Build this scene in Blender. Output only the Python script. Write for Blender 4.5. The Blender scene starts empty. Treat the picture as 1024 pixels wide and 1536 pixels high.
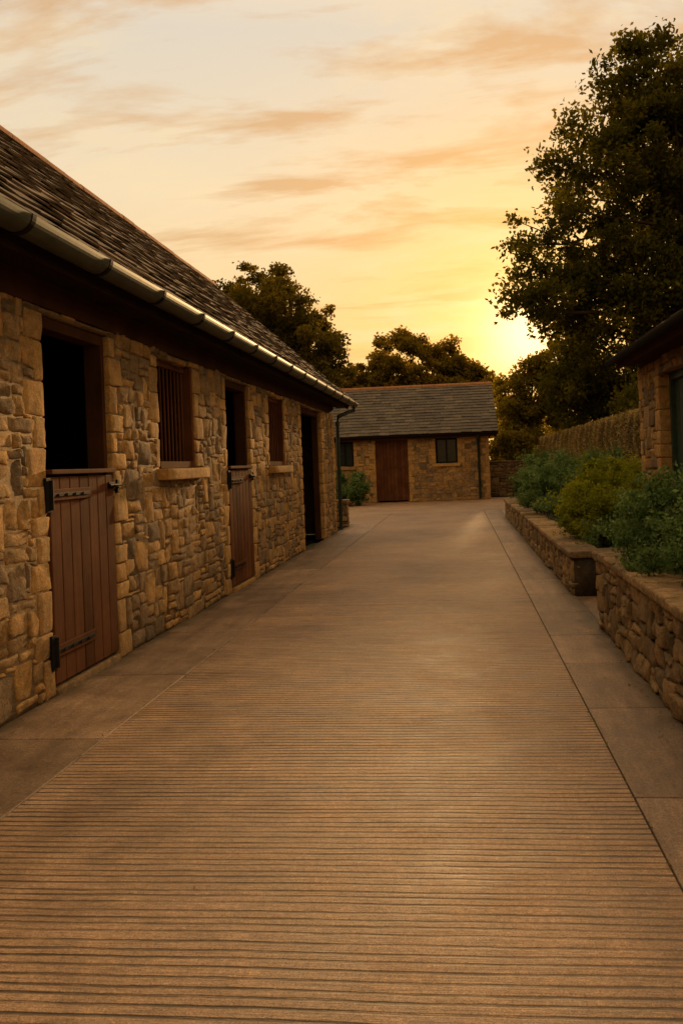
import bpy, math, random
import numpy as np
from mathutils import Matrix, Vector
rng = np.random.default_rng(7)
random.seed(7)
scene = bpy.context.scene

# ------------------------------------------------------------------ mesh builder
class MB:
    def __init__(s):
        s.V=[];s.F=[];s.R=[];s.M=[];s.n=0
    def add(s,V,F,rnd=0.5,mat=0):
        V=np.asarray(V,dtype=np.float32).reshape(-1,3);F=np.asarray(F,dtype=np.int32).reshape(-1,4)
        s.V.append(V);s.F.append(F+s.n);s.n+=len(V)
        r=np.empty(len(V),dtype=np.float32);r[:]=rnd;s.R.append(r)
        m=np.empty(len(F),dtype=np.int32);m[:]=mat;s.M.append(m)
    def box(s,x0,x1,y0,y1,z0,z1,rnd=0.5,mat=0):
        V=[(x0,y0,z0),(x1,y0,z0),(x1,y1,z0),(x0,y1,z0),(x0,y0,z1),(x1,y0,z1),(x1,y1,z1),(x0,y1,z1)]
        F=[(0,3,2,1),(4,5,6,7),(0,1,5,4),(1,2,6,5),(2,3,7,6),(3,0,4,7)]
        s.add(V,F,rnd,mat)
    def tube(s,pts,radii,sides=8,rnd=0.5,mat=0,cap=False):
        pts=np.asarray(pts,float);n=len(pts);radii=np.broadcast_to(np.asarray(radii,float),(n,))
        V=[]
        for i in range(n):
            t=pts[min(i+1,n-1)]-pts[max(i-1,0)];t=t/(np.linalg.norm(t)+1e-9)
            a=np.array([0,0,1.0]) if abs(t[2])<.9 else np.array([1.0,0,0])
            u=np.cross(t,a);u/=np.linalg.norm(u);v=np.cross(t,u)
            for k in range(sides):
                an=2*math.pi*k/sides
                V.append(pts[i]+radii[i]*(math.cos(an)*u+math.sin(an)*v))
        F=[]
        for i in range(n-1):
            for k in range(sides):
                F.append((i*sides+k,i*sides+(k+1)%sides,(i+1)*sides+(k+1)%sides,(i+1)*sides+k))
        if cap and sides==8:
            for b in (0,(n-1)*sides):
                F+= [(b,b+1,b+2,b+3),(b,b+3,b+4,b+7),(b+4,b+5,b+6,b+7)]
        s.add(V,F,rnd,mat)
    def build(s,name,mats,parent=None,smooth=False):
        V=np.concatenate(s.V);F=np.concatenate(s.F);R=np.concatenate(s.R);M=np.concatenate(s.M)
        me=bpy.data.meshes.new(name)
        me.vertices.add(len(V));me.vertices.foreach_set('co',V.ravel())
        me.loops.add(len(F)*4);me.loops.foreach_set('vertex_index',F.ravel())
        me.polygons.add(len(F));me.polygons.foreach_set('loop_start',np.arange(0,len(F)*4,4,dtype=np.int32))
        me.polygons.foreach_set('material_index',M)
        me.polygons.foreach_set('use_smooth',np.full(len(F),smooth))
        me.update(calc_edges=True)
        a=me.attributes.new('rnd','FLOAT','POINT');a.data.foreach_set('value',R)
        for m in mats: me.materials.append(m)
        ob=bpy.data.objects.new(name,me);scene.collection.objects.link(ob)
        if parent: ob.parent=parent
        return ob

def empty(name):
    e=bpy.data.objects.new(name,None);scene.collection.objects.link(e);return e

def template(t):
    k=len(t);idx={};verts=[];faces=[]
    def vid(i,j,l):
        key=(i,j,l)
        if key not in idx: idx[key]=len(verts);verts.append((t[i],t[j],t[l]))
        return idx[key]
    e=k-1
    for a in range(e):
        for b in range(e):
            faces.append((vid(e,a,b),vid(e,a+1,b),vid(e,a+1,b+1),vid(e,a,b+1)))
            faces.append((vid(a,0,b),vid(a+1,0,b),vid(a+1,0,b+1),vid(a,0,b+1)))
            faces.append((vid(a,e,b),vid(a,e,b+1),vid(a+1,e,b+1),vid(a+1,e,b)))
            faces.append((vid(a,b,0),vid(a,b+1,0),vid(a+1,b+1,0),vid(a+1,b,0)))
            faces.append((vid(a,b,e),vid(a+1,b,e),vid(a+1,b+1,e),vid(a,b+1,e)))
            faces.append((vid(0,a,b),vid(0,a,b+1),vid(0,a+1,b+1),vid(0,a+1,b)))
    return np.array(verts),np.array(faces)
T6=template([-1,-.86,-.45,0,.45,.86,1]);T4=template([-1,-.7,.7,1])
def stones(mb,C,H,r=.015,amp=.004,jit=.1,rnd=None,mat=0,tpl=T6,mapf=None,rg=rng,facet=0):
    C=np.asarray(C,float);H=np.asarray(H,float);N=len(C)
    if N==0:return
    tv,tf=tpl;q=sorted(set(np.abs(tv).ravel().round(3)));edge=q[-2]
    rr=np.minimum(r,H.min(axis=1)*.6)[:,None,None]
    t=tv[None]
    Hn=H[:,None,:]
    inner=np.clip(t/edge,-1,1)*(Hn-rr)
    mask=(np.abs(t)>edge+1e-3)
    d=np.where(mask,np.sign(t),0.0)
    nrm=d/np.maximum(np.linalg.norm(d,axis=2,keepdims=True),1e-9)
    p=inner+rr*nrm
    u=p/Hn
    c=rg.uniform(-jit,jit,(N,5,1))
    dy=H[:,1:2]*(c[:,0]*u[:,:,2]*np.minimum(1,H[:,2:3]/H[:,1:2]*1.2)+c[:,1]*u[:,:,1]*u[:,:,2])
    dz=H[:,2:3]*(c[:,2]*u[:,:,1]+c[:,3]*u[:,:,1]*u[:,:,2])
    p[:,:,1]+=dy;p[:,:,2]+=dz
    p[:,:,0]+=(1-u[:,:,1]**2)*(1-u[:,:,2]**2)*amp*.8
    if facet>0:
        k=rg.normal(size=(N,3,1))*facet
        fr=(u[:,:,0]>0)*1.0
        p[:,:,0]+=fr*(k[:,0]*u[:,:,1]+k[:,1]*u[:,:,2]-np.abs(k[:,2])*np.abs(u[:,:,1]*.6+u[:,:,2]*.8*np.sign(k[:,0])))
    if amp>0:
        ph=rg.uniform(0,6.28,(N,1,6));fr=rg.uniform(25,75,(N,1,6))
        nz=np.sin(p[:,:,1]*fr[:,:,0]+ph[:,:,0])*np.sin(p[:,:,2]*fr[:,:,1]+ph[:,:,1])+.6*np.sin(p[:,:,1]*fr[:,:,2]*2+p[:,:,2]*fr[:,:,3]*2+ph[:,:,2])
        n2=np.sin(p[:,:,0]*fr[:,:,4]+p[:,:,2]*fr[:,:,1]*1.3+ph[:,:,4]);n3=np.sin(p[:,:,1]*fr[:,:,5]*1.2+p[:,:,0]*40+ph[:,:,5])
        p[:,:,0]+=amp*nz*.8;p[:,:,1]+=amp*.7*n2;p[:,:,2]+=amp*.7*n3
    W=p+C[:,None,:]
    if mapf: W=mapf(W)
    F=(tf[None]+(np.arange(N)*len(tv))[:,None,None]).reshape(-1,4)
    if rnd is None: rnd=rg.random(N)
    R=np.repeat(rnd,len(tv))
    mb.add(W.reshape(-1,3),F,R,mat)

def pack(u0,u1,z0,z1,masks,cell,wr,hr,rg):
    """irregular coursed rubble: courses of uneven height, some stones split, a few jumpers"""
    nu=int(round((u1-u0)/cell));nz=int(round((z1-z0)/cell))
    occ=np.zeros((nz,nu),bool)
    for a,b,c,d in masks:
        i0=max(0,int(round((a-u0)/cell)));i1=max(0,int(round((b-u0)/cell)))
        j0=max(0,int(round((c-z0)/cell)));j1=max(0,int(round((d-z0)/cell)))
        occ[j0:j1,i0:i1]=True
    bounds=[0]
    while bounds[-1]<nz: bounds.append(bounds[-1]+int(rg.integers(hr[0],hr[1]+1)))
    if nz-bounds[-2]<hr[0]: bounds.pop(-2)
    bounds[-1]=nz
    nxt={}
    for j in range(nz): nxt[j]=min(b for b in bounds if b>j)
    out=[]
    for j in range(nz):
        i=0
        while i<nu:
            if occ[j,i]: i+=1;continue
            w=int(rg.integers(wr[0],wr[1]+1));h=nxt[j]-j;q=rg.random()
            if h>=4 and q<.38: h=int(rg.integers(2,h-1))
            elif q>.86 and nxt[j]<nz: h=min(nxt[nxt[j]]-j,hr[1]+2);w=max(w,4)
            elif q>.76: h=h+1
            ww=0
            while ww<w and i+ww<nu and not occ[j,i+ww]:ww+=1
            while ww<w+2 and i+ww<nu and not occ[j,i+ww] and (i+ww+1>=nu or occ[j,i+ww+1] or i+ww+2>=nu or occ[j,i+ww+2]): ww+=1
            hh=0
            while hh<h and j+hh<nz and not occ[j+hh,i:i+ww].any():hh+=1
            if j+hh<nz and nz-(j+hh)<=1 and not occ[j+hh,i:i+ww].any():hh+=1
            occ[j:j+hh,i:i+ww]=True
            out.append((u0+i*cell,u0+(i+ww)*cell,z0+j*cell,z0+(j+hh)*cell))
            i+=ww
    return out

def quoin_col(u,side,z0,z1,rg,depth,hmin=.11,hmax=.24,wa=.13,wb=.22):
    rects=[];z=z0;k=rg.integers(0,2)
    while z<z1-1e-3:
        h=rg.uniform(hmin,hmax)
        if z1-z-h<hmin*.7:h=z1-z
        w=(wa if k%2 else wb)+rg.uniform(-.03,.03)
        rects.append((u,u+w,z,z+h) if side>0 else (u-w,u,z,z+h))
        z+=h;k+=1
    return rects

def wall_stones(mb,u0,u1,z0,z1,openings,mapf,depth=.34,cell=.029,wr=(4,9),hr=(3,6),seed=1,quoin_ends=(False,False),mat_r=0,mat_q=1,warp=True,tpl=T6,amp=.0045):
    rg=np.random.default_rng(seed)
    q=[]
    for a,b,c,d in openings:
        zl=c if c>z0+.3 else z0
        q+=quoin_col(a,-1,zl,d,rg,depth);q+=quoin_col(b,1,zl,d,rg,depth)
    if quoin_ends[0]: q+=quoin_col(u0,1,z0,z1,rg,depth)
    if quoin_ends[1]: q+=quoin_col(u1,-1,z0,z1,rg,depth)
    masks=list(openings)+q
    rects=pack(u0,u1,z0,z1,masks,cell,wr,hr,rg)
    R=np.array(rects);g=.0045
    C=np.stack([np.full(len(R),-.037)+rg.uniform(-.006,.008,len(R)),(R[:,0]+R[:,1])/2,(R[:,2]+R[:,3])/2],1)
    H=np.stack([np.full(len(R),.04),(R[:,1]-R[:,0])/2-g,(R[:,3]-R[:,2])/2-g],1)
    if warp:
        C[:,2]+=.010*np.sin(C[:,1]*3.1+1)+.007*np.sin(C[:,1]*7.7)
        C[:,1]+=.010*np.sin(C[:,2]*9+C[:,1]*2)
    stones(mb,C,H,.010,amp,.09,mat=mat_r,mapf=mapf,rg=rg,tpl=tpl,facet=.0045)
    Q=np.array(q)
    if len(Q):
        C=np.stack([np.full(len(Q),-depth/2+.002)+rg.uniform(-.003,.004,len(Q)),(Q[:,0]+Q[:,1])/2,(Q[:,2]+Q[:,3])/2],1)
        H=np.stack([np.full(len(Q),depth/2+.004),(Q[:,1]-Q[:,0])/2-.003,(Q[:,3]-Q[:,2])/2-.004],1)
        stones(mb,C,H,.008,.003,.03,mat=mat_q,mapf=mapf,rg=rg,tpl=tpl,facet=.003)

# ------------------------------------------------------------------ materials
def mat(name):
    m=bpy.data.materials.new(name);m.use_nodes=True
    nt=m.node_tree;b=nt.nodes['Principled BSDF'];return m,nt,b
def N(nt,t,**k):
    n=nt.nodes.new(t)
    for a,v in k.items(): setattr(n,a,v)
    return n
def ramp(nt,stops,fac=None,interp='LINEAR'):
    n=nt.nodes.new('ShaderNodeValToRGB');cr=n.color_ramp;cr.interpolation=interp
    while len(cr.elements)<len(stops):cr.elements.new(.5)
    for e,(p,c) in zip(cr.elements,stops):
        e.position=p;e.color=(*c,1) if len(c)==3 else c
    if fac is not None: nt.links.new(fac,n.inputs[0])
    return n
def gray(nt,a,b,fac,lo=.3,hi=.7): return ramp(nt,[(lo,(a,a*.99,a*.98)),(hi,(b,b,b))],fac).outputs[0]
def noise(nt,vec,scale,detail=5,rough=.6,dist=0):
    n=nt.nodes.new('ShaderNodeTexNoise');n.inputs['Scale'].default_value=scale;n.inputs['Detail'].default_value=detail
    n.inputs['Roughness'].default_value=rough;n.inputs['Distortion'].default_value=dist
    nt.links.new(vec,n.inputs['Vector']);return n
def mapping(nt,vec,scale=(1,1,1),loc=(0,0,0),rot=(0,0,0)):
    n=nt.nodes.new('ShaderNodeMapping');n.inputs['Scale'].default_value=scale;n.inputs['Location'].default_value=loc;n.inputs['Rotation'].default_value=rot
    nt.links.new(vec,n.inputs['Vector']);return n.outputs[0]
def mixc(nt,fac,a,b,mode='MIX'):
    n=nt.nodes.new('ShaderNodeMix');n.data_type='RGBA';n.blend_type=mode
    for s,v in ((n.inputs[0],fac),(n.inputs[6],a),(n.inputs[7],b)):
        if hasattr(v,'default_value') or hasattr(v,'links'): nt.links.new(v,s)
        elif isinstance(v,(int,float)): s.default_value=v
        else: s.default_value=(*v,1)
    return n.outputs[2]
def math_(nt,op,a,b=None,c=None,clamp=False):
    n=nt.nodes.new('ShaderNodeMath');n.operation=op;n.use_clamp=clamp
    for i,v in enumerate((a,b,c)):
        if v is None: continue
        if isinstance(v,(int,float)): n.inputs[i].default_value=v
        else: nt.links.new(v,n.inputs[i])
    return n.outputs[0]
def bump(nt,bsdf,h,strength,dist):
    n=nt.nodes.new('ShaderNodeBump');n.inputs['Strength'].default_value=strength;n.inputs['Distance'].default_value=dist
    nt.links.new(h,n.inputs['Height']);nt.links.new(n.outputs[0],bsdf.inputs['Normal'])
def oc(nt): return nt.nodes.new('ShaderNodeTexCoord').outputs['Object']
def attr(nt):
    n=nt.nodes.new('ShaderNodeAttribute');n.attribute_name='rnd';return n.outputs['Fac']

def stone_mat(name,stops,grain=(.72,1.2),bs=.5,rough=.9,patch=.35,patchcol=(.10,.08,.055)):
    m,nt,b=mat(name);co=oc(nt)
    base=ramp(nt,stops,attr(nt)).outputs[0]
    n1=noise(nt,co,14,6,.7);n2=noise(nt,co,110,4,.7);n3=noise(nt,co,4,4,.6);n4=noise(nt,co,32,4,.65)
    c=mixc(nt,1.0,base,gray(nt,grain[0],grain[1],n1.outputs[0]),'MULTIPLY')
    c=mixc(nt,1.0,c,gray(nt,.70,1.18,n2.outputs[0],.35,.65),'MULTIPLY')
    hue=ramp(nt,[(.35,(1.12,.98,.80)),(.65,(.90,1.0,1.12))],n4.outputs[0]).outputs[0]
    c=mixc(nt,1.0,c,hue,'MULTIPLY')
    pf=ramp(nt,[(.5,(0,0,0)),(.72,(patch,)*3)],n3.outputs[0]).outputs[0]
    c=mixc(nt,pf,c,patchcol)
    nt.links.new(c,b.inputs['Base Color']);b.inputs['Roughness'].default_value=rough
    b.inputs['Specular IOR Level'].default_value=.15
    h=math_(nt,'ADD',n1.outputs[0],math_(nt,'ADD',math_(nt,'MULTIPLY',n4.outputs[0],.45),math_(nt,'MULTIPLY',n2.outputs[0],.3)))
    bump(nt,b,h,bs,.02);return m

M_rub=stone_mat('rubble_stone',[(0,(.20,.14,.080)),(.12,(.44,.265,.10)),(.30,(.54,.325,.115)),(.42,(.22,.16,.10)),(.55,(.43,.28,.13)),(.68,(.18,.135,.09)),(.8,(.60,.37,.14)),(.9,(.29,.21,.125)),(1,(.48,.295,.11))],(.5,1.25),1.0)
M_quoin=stone_mat('dressed_sandstone',[(0,(.46,.27,.10)),(.4,(.56,.345,.125)),(.7,(.40,.25,.105)),(1,(.60,.385,.15))],(.60,1.18),.8,patch=.35)
M_mortar=stone_mat('lime_mortar',[(0,(.27,.195,.11)),(1,(.27,.195,.11))],(.7,1.15),.8)
M_bed=stone_mat('weathered_walling_stone',[(0,(.17,.13,.08)),(.3,(.29,.21,.12)),(.6,(.37,.26,.14)),(.8,(.22,.165,.105)),(1,(.42,.30,.155))],(.5,1.25),.95,patch=.45,patchcol=(.08,.075,.04))
M_bedm=stone_mat('dark_mortar',[(0,(.07,.055,.038)),(1,(.07,.055,.038))],(.6,1.2),.8)
M_slate=stone_mat('roof_slate',[(0,(.10,.078,.060)),(.3,(.17,.128,.092)),(.55,(.12,.098,.078)),(.8,(.24,.172,.115)),(1,(.14,.118,.095))],(.5,1.3),.5,rough=.75,patch=.5,patchcol=(.22,.15,.07))
M_slate2=stone_mat('outbuilding_slate',[(0,(.070,.062,.052)),(.3,(.115,.10,.082)),(.55,(.09,.08,.068)),(.8,(.15,.128,.10)),(1,(.10,.09,.078))],(.5,1.3),.5,rough=.75,patch=.4,patchcol=(.08,.075,.045))
M_ridge=stone_mat('ridge_tile_clay',[(0,(.34,.16,.07)),(1,(.40,.19,.09))],(.7,1.2),.4,rough=.8)

def wood_mat(name,c1,c2,rough=.6):
    m,nt,b=mat(name);co=oc(nt)
    n=noise(nt,mapping(nt,co,(60,60,2.5)),1,6,.65,.4);n2=noise(nt,co,3,3)
    c=mixc(nt,n.outputs[0],c1,c2)
    a=ramp(nt,[(0,(.78,.78,.78)),(1,(1.22,1.22,1.22))],attr(nt)).outputs[0]
    c=mixc(nt,1.0,c,a,'MULTIPLY')
    c=mixc(nt,1.0,c,gray(nt,.68,1.18,n2.outputs[0]),'MULTIPLY')
    nt.links.new(c,b.inputs['Base Color']);b.inputs['Roughness'].default_value=rough
    b.inputs['Specular IOR Level'].default_value=.04
    bump(nt,b,n.outputs[0],.35,.004);return m
M_door=wood_mat('painted_door_wood',(.085,.034,.015),(.155,.064,.028),.8)
M_dark=wood_mat('dark_stained_timber',(.045,.021,.010),(.085,.038,.017),.8)
M_eave=wood_mat('shaded_eaves_board',(.018,.010,.006),(.036,.019,.010),.8)  # darker copy of the stained timber, shade beneath the gutter put into its colour
def simple(name,c,rough=.5,metal=0,nz=20,amt=.3,spec=.3):
    m,nt,b=mat(name);co=oc(nt);n=noise(nt,co,nz,5)
    cc=mixc(nt,1.0,c,gray(nt,1-amt,1+amt,n.outputs[0]),'MULTIPLY');nt.links.new(cc,b.inputs['Base Color'])
    b.inputs['Roughness'].default_value=rough;b.inputs['Metallic'].default_value=metal;b.inputs['Specular IOR Level'].default_value=spec
    bump(nt,b,n.outputs[0],.1,.005);return m
M_iron=simple('black_iron',(.010,.009,.008),.7,.0,spec=.1)
M_gut=simple('gutter_metal',(.060,.066,.048),.5,.0,6,.3,.16)
M_pipe=simple('green_downpipe',(.018,.032,.026),.4)
M_glass=simple('dark_glass',(.02,.03,.03),.08)
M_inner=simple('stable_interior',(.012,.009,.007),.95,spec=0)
M_green=simple('green_painted_wood',(.03,.06,.045),.5)
M_soil=simple('soil',(.06,.042,.026),.95,0,30,.5)

def concrete(name,base,groove):
    m,nt,b=mat(name);co=oc(nt)
    big=noise(nt,co,.55,6,.62,.3);mid=noise(nt,co,3.2,6,.65);fine=noise(nt,co,190,4,.8);peb=noise(nt,co,60,4,.75);med=noise(nt,co,12,5,.7)
    g=ramp(nt,[(.3,(.64,.62,.60)),(.5,(1,1,1)),(.72,(1.30,1.26,1.19))],big.outputs[0]).outputs[0]
    c=mixc(nt,1.0,base,g,'MULTIPLY')
    c=mixc(nt,1.0,c,gray(nt,.72,1.22,mid.outputs[0]),'MULTIPLY')
    c=mixc(nt,1.0,c,gray(nt,.82,1.14,med.outputs[0]),'MULTIPLY')
    c=mixc(nt,1.0,c,gray(nt,.42,1.5,fine.outputs[0],.34,.66),'MULTIPLY')
    c=mixc(nt,1.0,c,gray(nt,.70,1.26,peb.outputs[0],.34,.66),'MULTIPLY')
    h=math_(nt,'ADD',math_(nt,'MULTIPLY',fine.outputs[0],.15),math_(nt,'MULTIPLY',peb.outputs[0],.25))
    if groove:
        sep=N(nt,'ShaderNodeSeparateXYZ');nt.links.new(co,sep.inputs[0])
        wob=noise(nt,mapping(nt,co,(.9,.9,1)),1.0,3,.5)
        wob2=noise(nt,mapping(nt,co,(7,30,1)),1.0,3,.6)
        y=math_(nt,'ADD',sep.outputs[1],math_(nt,'ADD',math_(nt,'MULTIPLY',wob.outputs[0],.045),math_(nt,'MULTIPLY',wob2.outputs[0],.010)))
        vor=N(nt,'ShaderNodeTexVoronoi',voronoi_dimensions='1D',feature='DISTANCE_TO_EDGE')
        vor.inputs['Scale'].default_value=25.0;vor.inputs['Randomness'].default_value=.5
        nt.links.new(y,vor.inputs['W'])
        line=ramp(nt,[(0,(0,0,0)),(.08,(.12,.12,.12)),(.19,(1,1,1))],vor.outputs['Distance']).outputs[0]
        st=noise(nt,mapping(nt,co,(2.2,22,1)),1.0,5,.7)
        st2=noise(nt,mapping(nt,co,(6,110,1)),1.0,4,.65)
        st3=noise(nt,mapping(nt,co,(.7,1.1,1),(4,9,0)),1.0,4,.6)
        inv=math_(nt,'SUBTRACT',1.0,line)
        k=ramp(nt,[(.32,(.25,)*3),(.56,(1,)*3)],st.outputs[0]).outputs[0]
        k2=ramp(nt,[(.33,(.6,)*3),(.55,(1,)*3)],st3.outputs[0]).outputs[0]
        gm=math_(nt,'MULTIPLY',math_(nt,'MULTIPLY',inv,k),k2)
        c=mixc(nt,math_(nt,'MULTIPLY',gm,.94),c,(.032,.021,.013))
        c=mixc(nt,1.0,c,gray(nt,.66,1.26,st2.outputs[0]),'MULTIPLY')
        h=math_(nt,'SUBTRACT',math_(nt,'ADD',h,math_(nt,'MULTIPLY',st2.outputs[0],.4)),math_(nt,'MULTIPLY',gm,.9))
    else:
        a=ramp(nt,[(0,(.78,.78,.78)),(1,(1.15,1.15,1.15))],attr(nt)).outputs[0]
        c=mixc(nt,1.0,c,a,'MULTIPLY')
        n6=noise(nt,mapping(nt,co,(9,1.2,1)),1.0,5,.7)
        c=mixc(nt,1.0,c,gray(nt,.72,1.12,n6.outputs[0],.35,.65),'MULTIPLY')
        sep=N(nt,'ShaderNodeSeparateXYZ');nt.links.new(co,sep.inputs[0])
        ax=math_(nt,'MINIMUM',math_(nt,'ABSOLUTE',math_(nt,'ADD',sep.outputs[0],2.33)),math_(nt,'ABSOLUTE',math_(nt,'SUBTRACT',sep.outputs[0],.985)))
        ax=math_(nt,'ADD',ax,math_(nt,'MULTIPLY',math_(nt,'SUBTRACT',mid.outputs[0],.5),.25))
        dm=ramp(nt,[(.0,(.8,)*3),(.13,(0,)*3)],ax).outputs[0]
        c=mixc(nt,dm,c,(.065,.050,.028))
        h=math_(nt,'ADD',h,math_(nt,'MULTIPLY',mid.outputs[0],.5))
    nt.links.new(c,b.inputs['Base Color'])
    nt.links.new(gray(nt,.42,.66,mid.outputs[0]),b.inputs['Roughness']);b.inputs['Specular IOR Level'].default_value=.5
    bump(nt,b,h,1.0,.010);return m
M_conc=concrete('tamped_concrete',(.37,.245,.148),True)
M_slab=concrete('smooth_concrete',(.28,.192,.122),False)
M_grass=simple('rough_grass_ground',(.07,.07,.03),.95,0,8,.5)

def leaf_mat(name,stops,trans=.45,tcol=None):
    m,nt,b=mat(name);nt.nodes.remove(b);out=nt.nodes['Material Output']
    c=ramp(nt,stops,attr(nt)).outputs[0]
    d=N(nt,'ShaderNodeBsdfDiffuse');nt.links.new(c,d.inputs[0])
    t=N(nt,'ShaderNodeBsdfTranslucent');tc=mixc(nt,1.0,c,tcol or (1.8,1.4,.5),'MULTIPLY');nt.links.new(tc,t.inputs[0])
    mx=N(nt,'ShaderNodeMixShader');mx.inputs[0].default_value=trans
    nt.links.new(d.outputs[0],mx.inputs[1]);nt.links.new(t.outputs[0],mx.inputs[2])
    nt.links.new(mx.outputs[0],out.inputs[0]);return m
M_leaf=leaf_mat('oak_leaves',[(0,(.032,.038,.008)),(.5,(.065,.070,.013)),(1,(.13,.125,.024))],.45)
M_leaf2=leaf_mat('distant_leaves',[(0,(.055,.052,.011)),(.5,(.10,.088,.018)),(1,(.17,.14,.03))],.45)
M_leaf3=leaf_mat('sycamore_leaves',[(0,(.075,.066,.013)),(.5,(.14,.115,.021)),(1,(.23,.175,.034))],.5)
M_leafY=leaf_mat('yellow_green_leaves',[(0,(.07,.095,.010)),(.5,(.17,.20,.022)),(1,(.33,.35,.04))],.45,(1.4,1.3,.5))
M_leafH=leaf_mat('hawthorn_leaves',[(0,(.065,.062,.012)),(.5,(.14,.125,.022)),(1,(.26,.22,.04))],.5)
M_leafB=leaf_mat('blue_green_leaves',[(0,(.045,.09,.032)),(.5,(.10,.165,.060)),(1,(.21,.29,.12))],.3,(1.1,1.2,.7))
M_hedge=leaf_mat('clipped_hedge_twigs',[(0,(.10,.085,.035)),(.5,(.28,.215,.095)),(1,(.55,.41,.19))],.25,(1.2,1.1,.7))
M_bark=stone_mat('tree_bark',[(0,(.05,.035,.022)),(1,(.075,.052,.032))],(.6,1.3),.8)

# ------------------------------------------------------------------ ground
g=MB();s=400
g.add([(-s,-s,-.06),(s,-s,-.06),(s,s,-.06),(-s,s,-.06)],[(0,1,2,3)]);g.build('ground',[M_grass])
d=MB()
d.box(-1.714,.586,-4,22,-.05,0,.5,0)
d.build('driveway',[M_conc])
y=MB();y.box(-14,-1.73,18.32,29.5,-.05,-.004);y.box(-1.73,3.2,22.02,29.5,-.05,-.004)
y.box(1.012,3.2,19.25,22.02,-.05,-.004);y.build('yard_pavement',[M_conc])
p=MB();C=[];H=[]
Ys=[-4,-2.6,-1.3,.1,1.35,2.75,3.95,5.2,6.55,7.9,9.2,10.5,11.8,13.1,14.4,15.7,17,18.3]
for a,b in zip(Ys[:-1],Ys[1:]):
    C.append((-2.03,(a+b)/2,-.03));H.append((.309,(b-a)/2-.003,.031))
stones(p,C,H,.005,.0,.002,tpl=T4)
p2=MB();C=[];H=[]
Ys=[-4,-3,-1.95,-.9,.15,1.1,2.15,3.24,4.39,5.35,6.2,7.15,8.1,9.1,10.1,11.1,12.1,13.2,14.3,15.4,16.5,17.6,18.7,19.8,20.9,22.0]
for a,b in zip(Ys[:-1],Ys[1:]):
    C.append((.80,(a+b)/2,-.03));H.append((.207,(b-a)/2-.003,.031))
stones(p2,C,H,.005,.0,.002,tpl=T4)
p.build('pavement',[M_slab]);p2.build('pavement',[M_slab])
a=MB();a.box(1.012,2.3,6.5,8.0,-.05,-.006);a.build('passage_paving',[M_slab])
e=MB();e.box(-2.36,-1.6,-4,18.32,-.055,-.010);e.box(.5,1.05,-4,22,-.055,-.010);e.build('joint_dirt',[M_soil])

# ------------------------------------------------------------------ roof helper
def roof_slope(mb,u0,u1,L,origin,uvec,svec,nvec,expo=.2,wid=.26,seed=3,jit=.006,mat=0,thick=.012):
    rg=np.random.default_rng(seed)
    n=int(L/expo);expo=L/n
    o=np.array(origin,float);U=np.array(uvec,float);S=np.array(svec,float);Nn=np.array(nvec,float)
    V=[];F=[];R=[];c=0
    for k in range(n):
        u=u0-(wid/2 if k%2 else 0)
        while u<u1:
            w=wid+rg.uniform(-.03,.03);a=max(u,u0);b=min(u+w,u1);u+=w
            if b-a<.03: continue
            a+=.002;b-=.002
            s0=k*expo-.02+rg.uniform(-.010,.010);s1=min((k+1)*expo+.06,L)
            h0=.028+rg.uniform(0,jit);h1=.006+rg.uniform(0,jit*.3);tw=rg.uniform(-jit,jit)*.5
            q=[]
            for (uu,ss,hh) in ((a,s0,h0+tw),(b,s0,h0-tw),(b,s1,h1),(a,s1,h1)): q.append(o+U*uu+S*ss+Nn*hh)
            for (uu,ss,hh) in ((a,s0,h0+tw-thick),(b,s0,h0-tw-thick),(b,s1,h1-.004),(a,s1,h1-.004)): q.append(o+U*uu+S*ss+Nn*hh)
            V+=q;F+=[(c,c+1,c+2,c+3),(c+4,c+5,c+1,c),(c+5,c+6,c+2,c+1),(c+7,c+4,c,c+3),(c+4,c+7,c+6,c+5)];c+=8
            R+=[rg.random()]*8
    mb.add(V,F,np.array(R),mat)
    q=[o+U*u0-Nn*.012,o+U*u1-Nn*.012,o+U*u1+S*L-Nn*.012,o+U*u0+S*L-Nn*.012,
       o+U*u0-Nn*.05,o+U*u1-Nn*.05,o+U*u1+S*L-Nn*.05,o+U*u0+S*L-Nn*.05]
    mb.add(q,[(0,1,2,3),(4,7,6,5),(0,4,5,1),(1,5,6,2),(2,6,7,3),(3,7,4,0)],.3,mat+1)
def halfpipe(mb,p0,p1,r,up,mat=0,rnd=.5,sides=10,a0=0,a1=math.pi,thick=.004):
    p0=np.array(p0,float);p1=np.array(p1,float);t=p1-p0;t/=np.linalg.norm(t);up=np.array(up,float);s=np.cross(t,up)
    V=[];
    for rr in (r,r-thick):
        for P in (p0,p1):
            for k in range(sides+1):
                an=a0+(a1-a0)*k/sides;V.append(P+rr*(math.cos(an)*s+math.sin(an)*up))
    n=sides+1;F=[]
    for b in (0,2*n):
        for k in range(sides):F.append((b+k,b+k+1,b+n+k+1,b+n+k))
    for k in range(sides):
        F.append((k,k+1,2*n+k+1,2*n+k));F.append((n+k,n+k+1,3*n+k+1,3*n+k))
    F.append((0,n,3*n,2*n));F.append((n-1,2*n-1,4*n-1,3*n-1))
    mb.add(V,F,rnd,mat)

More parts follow.
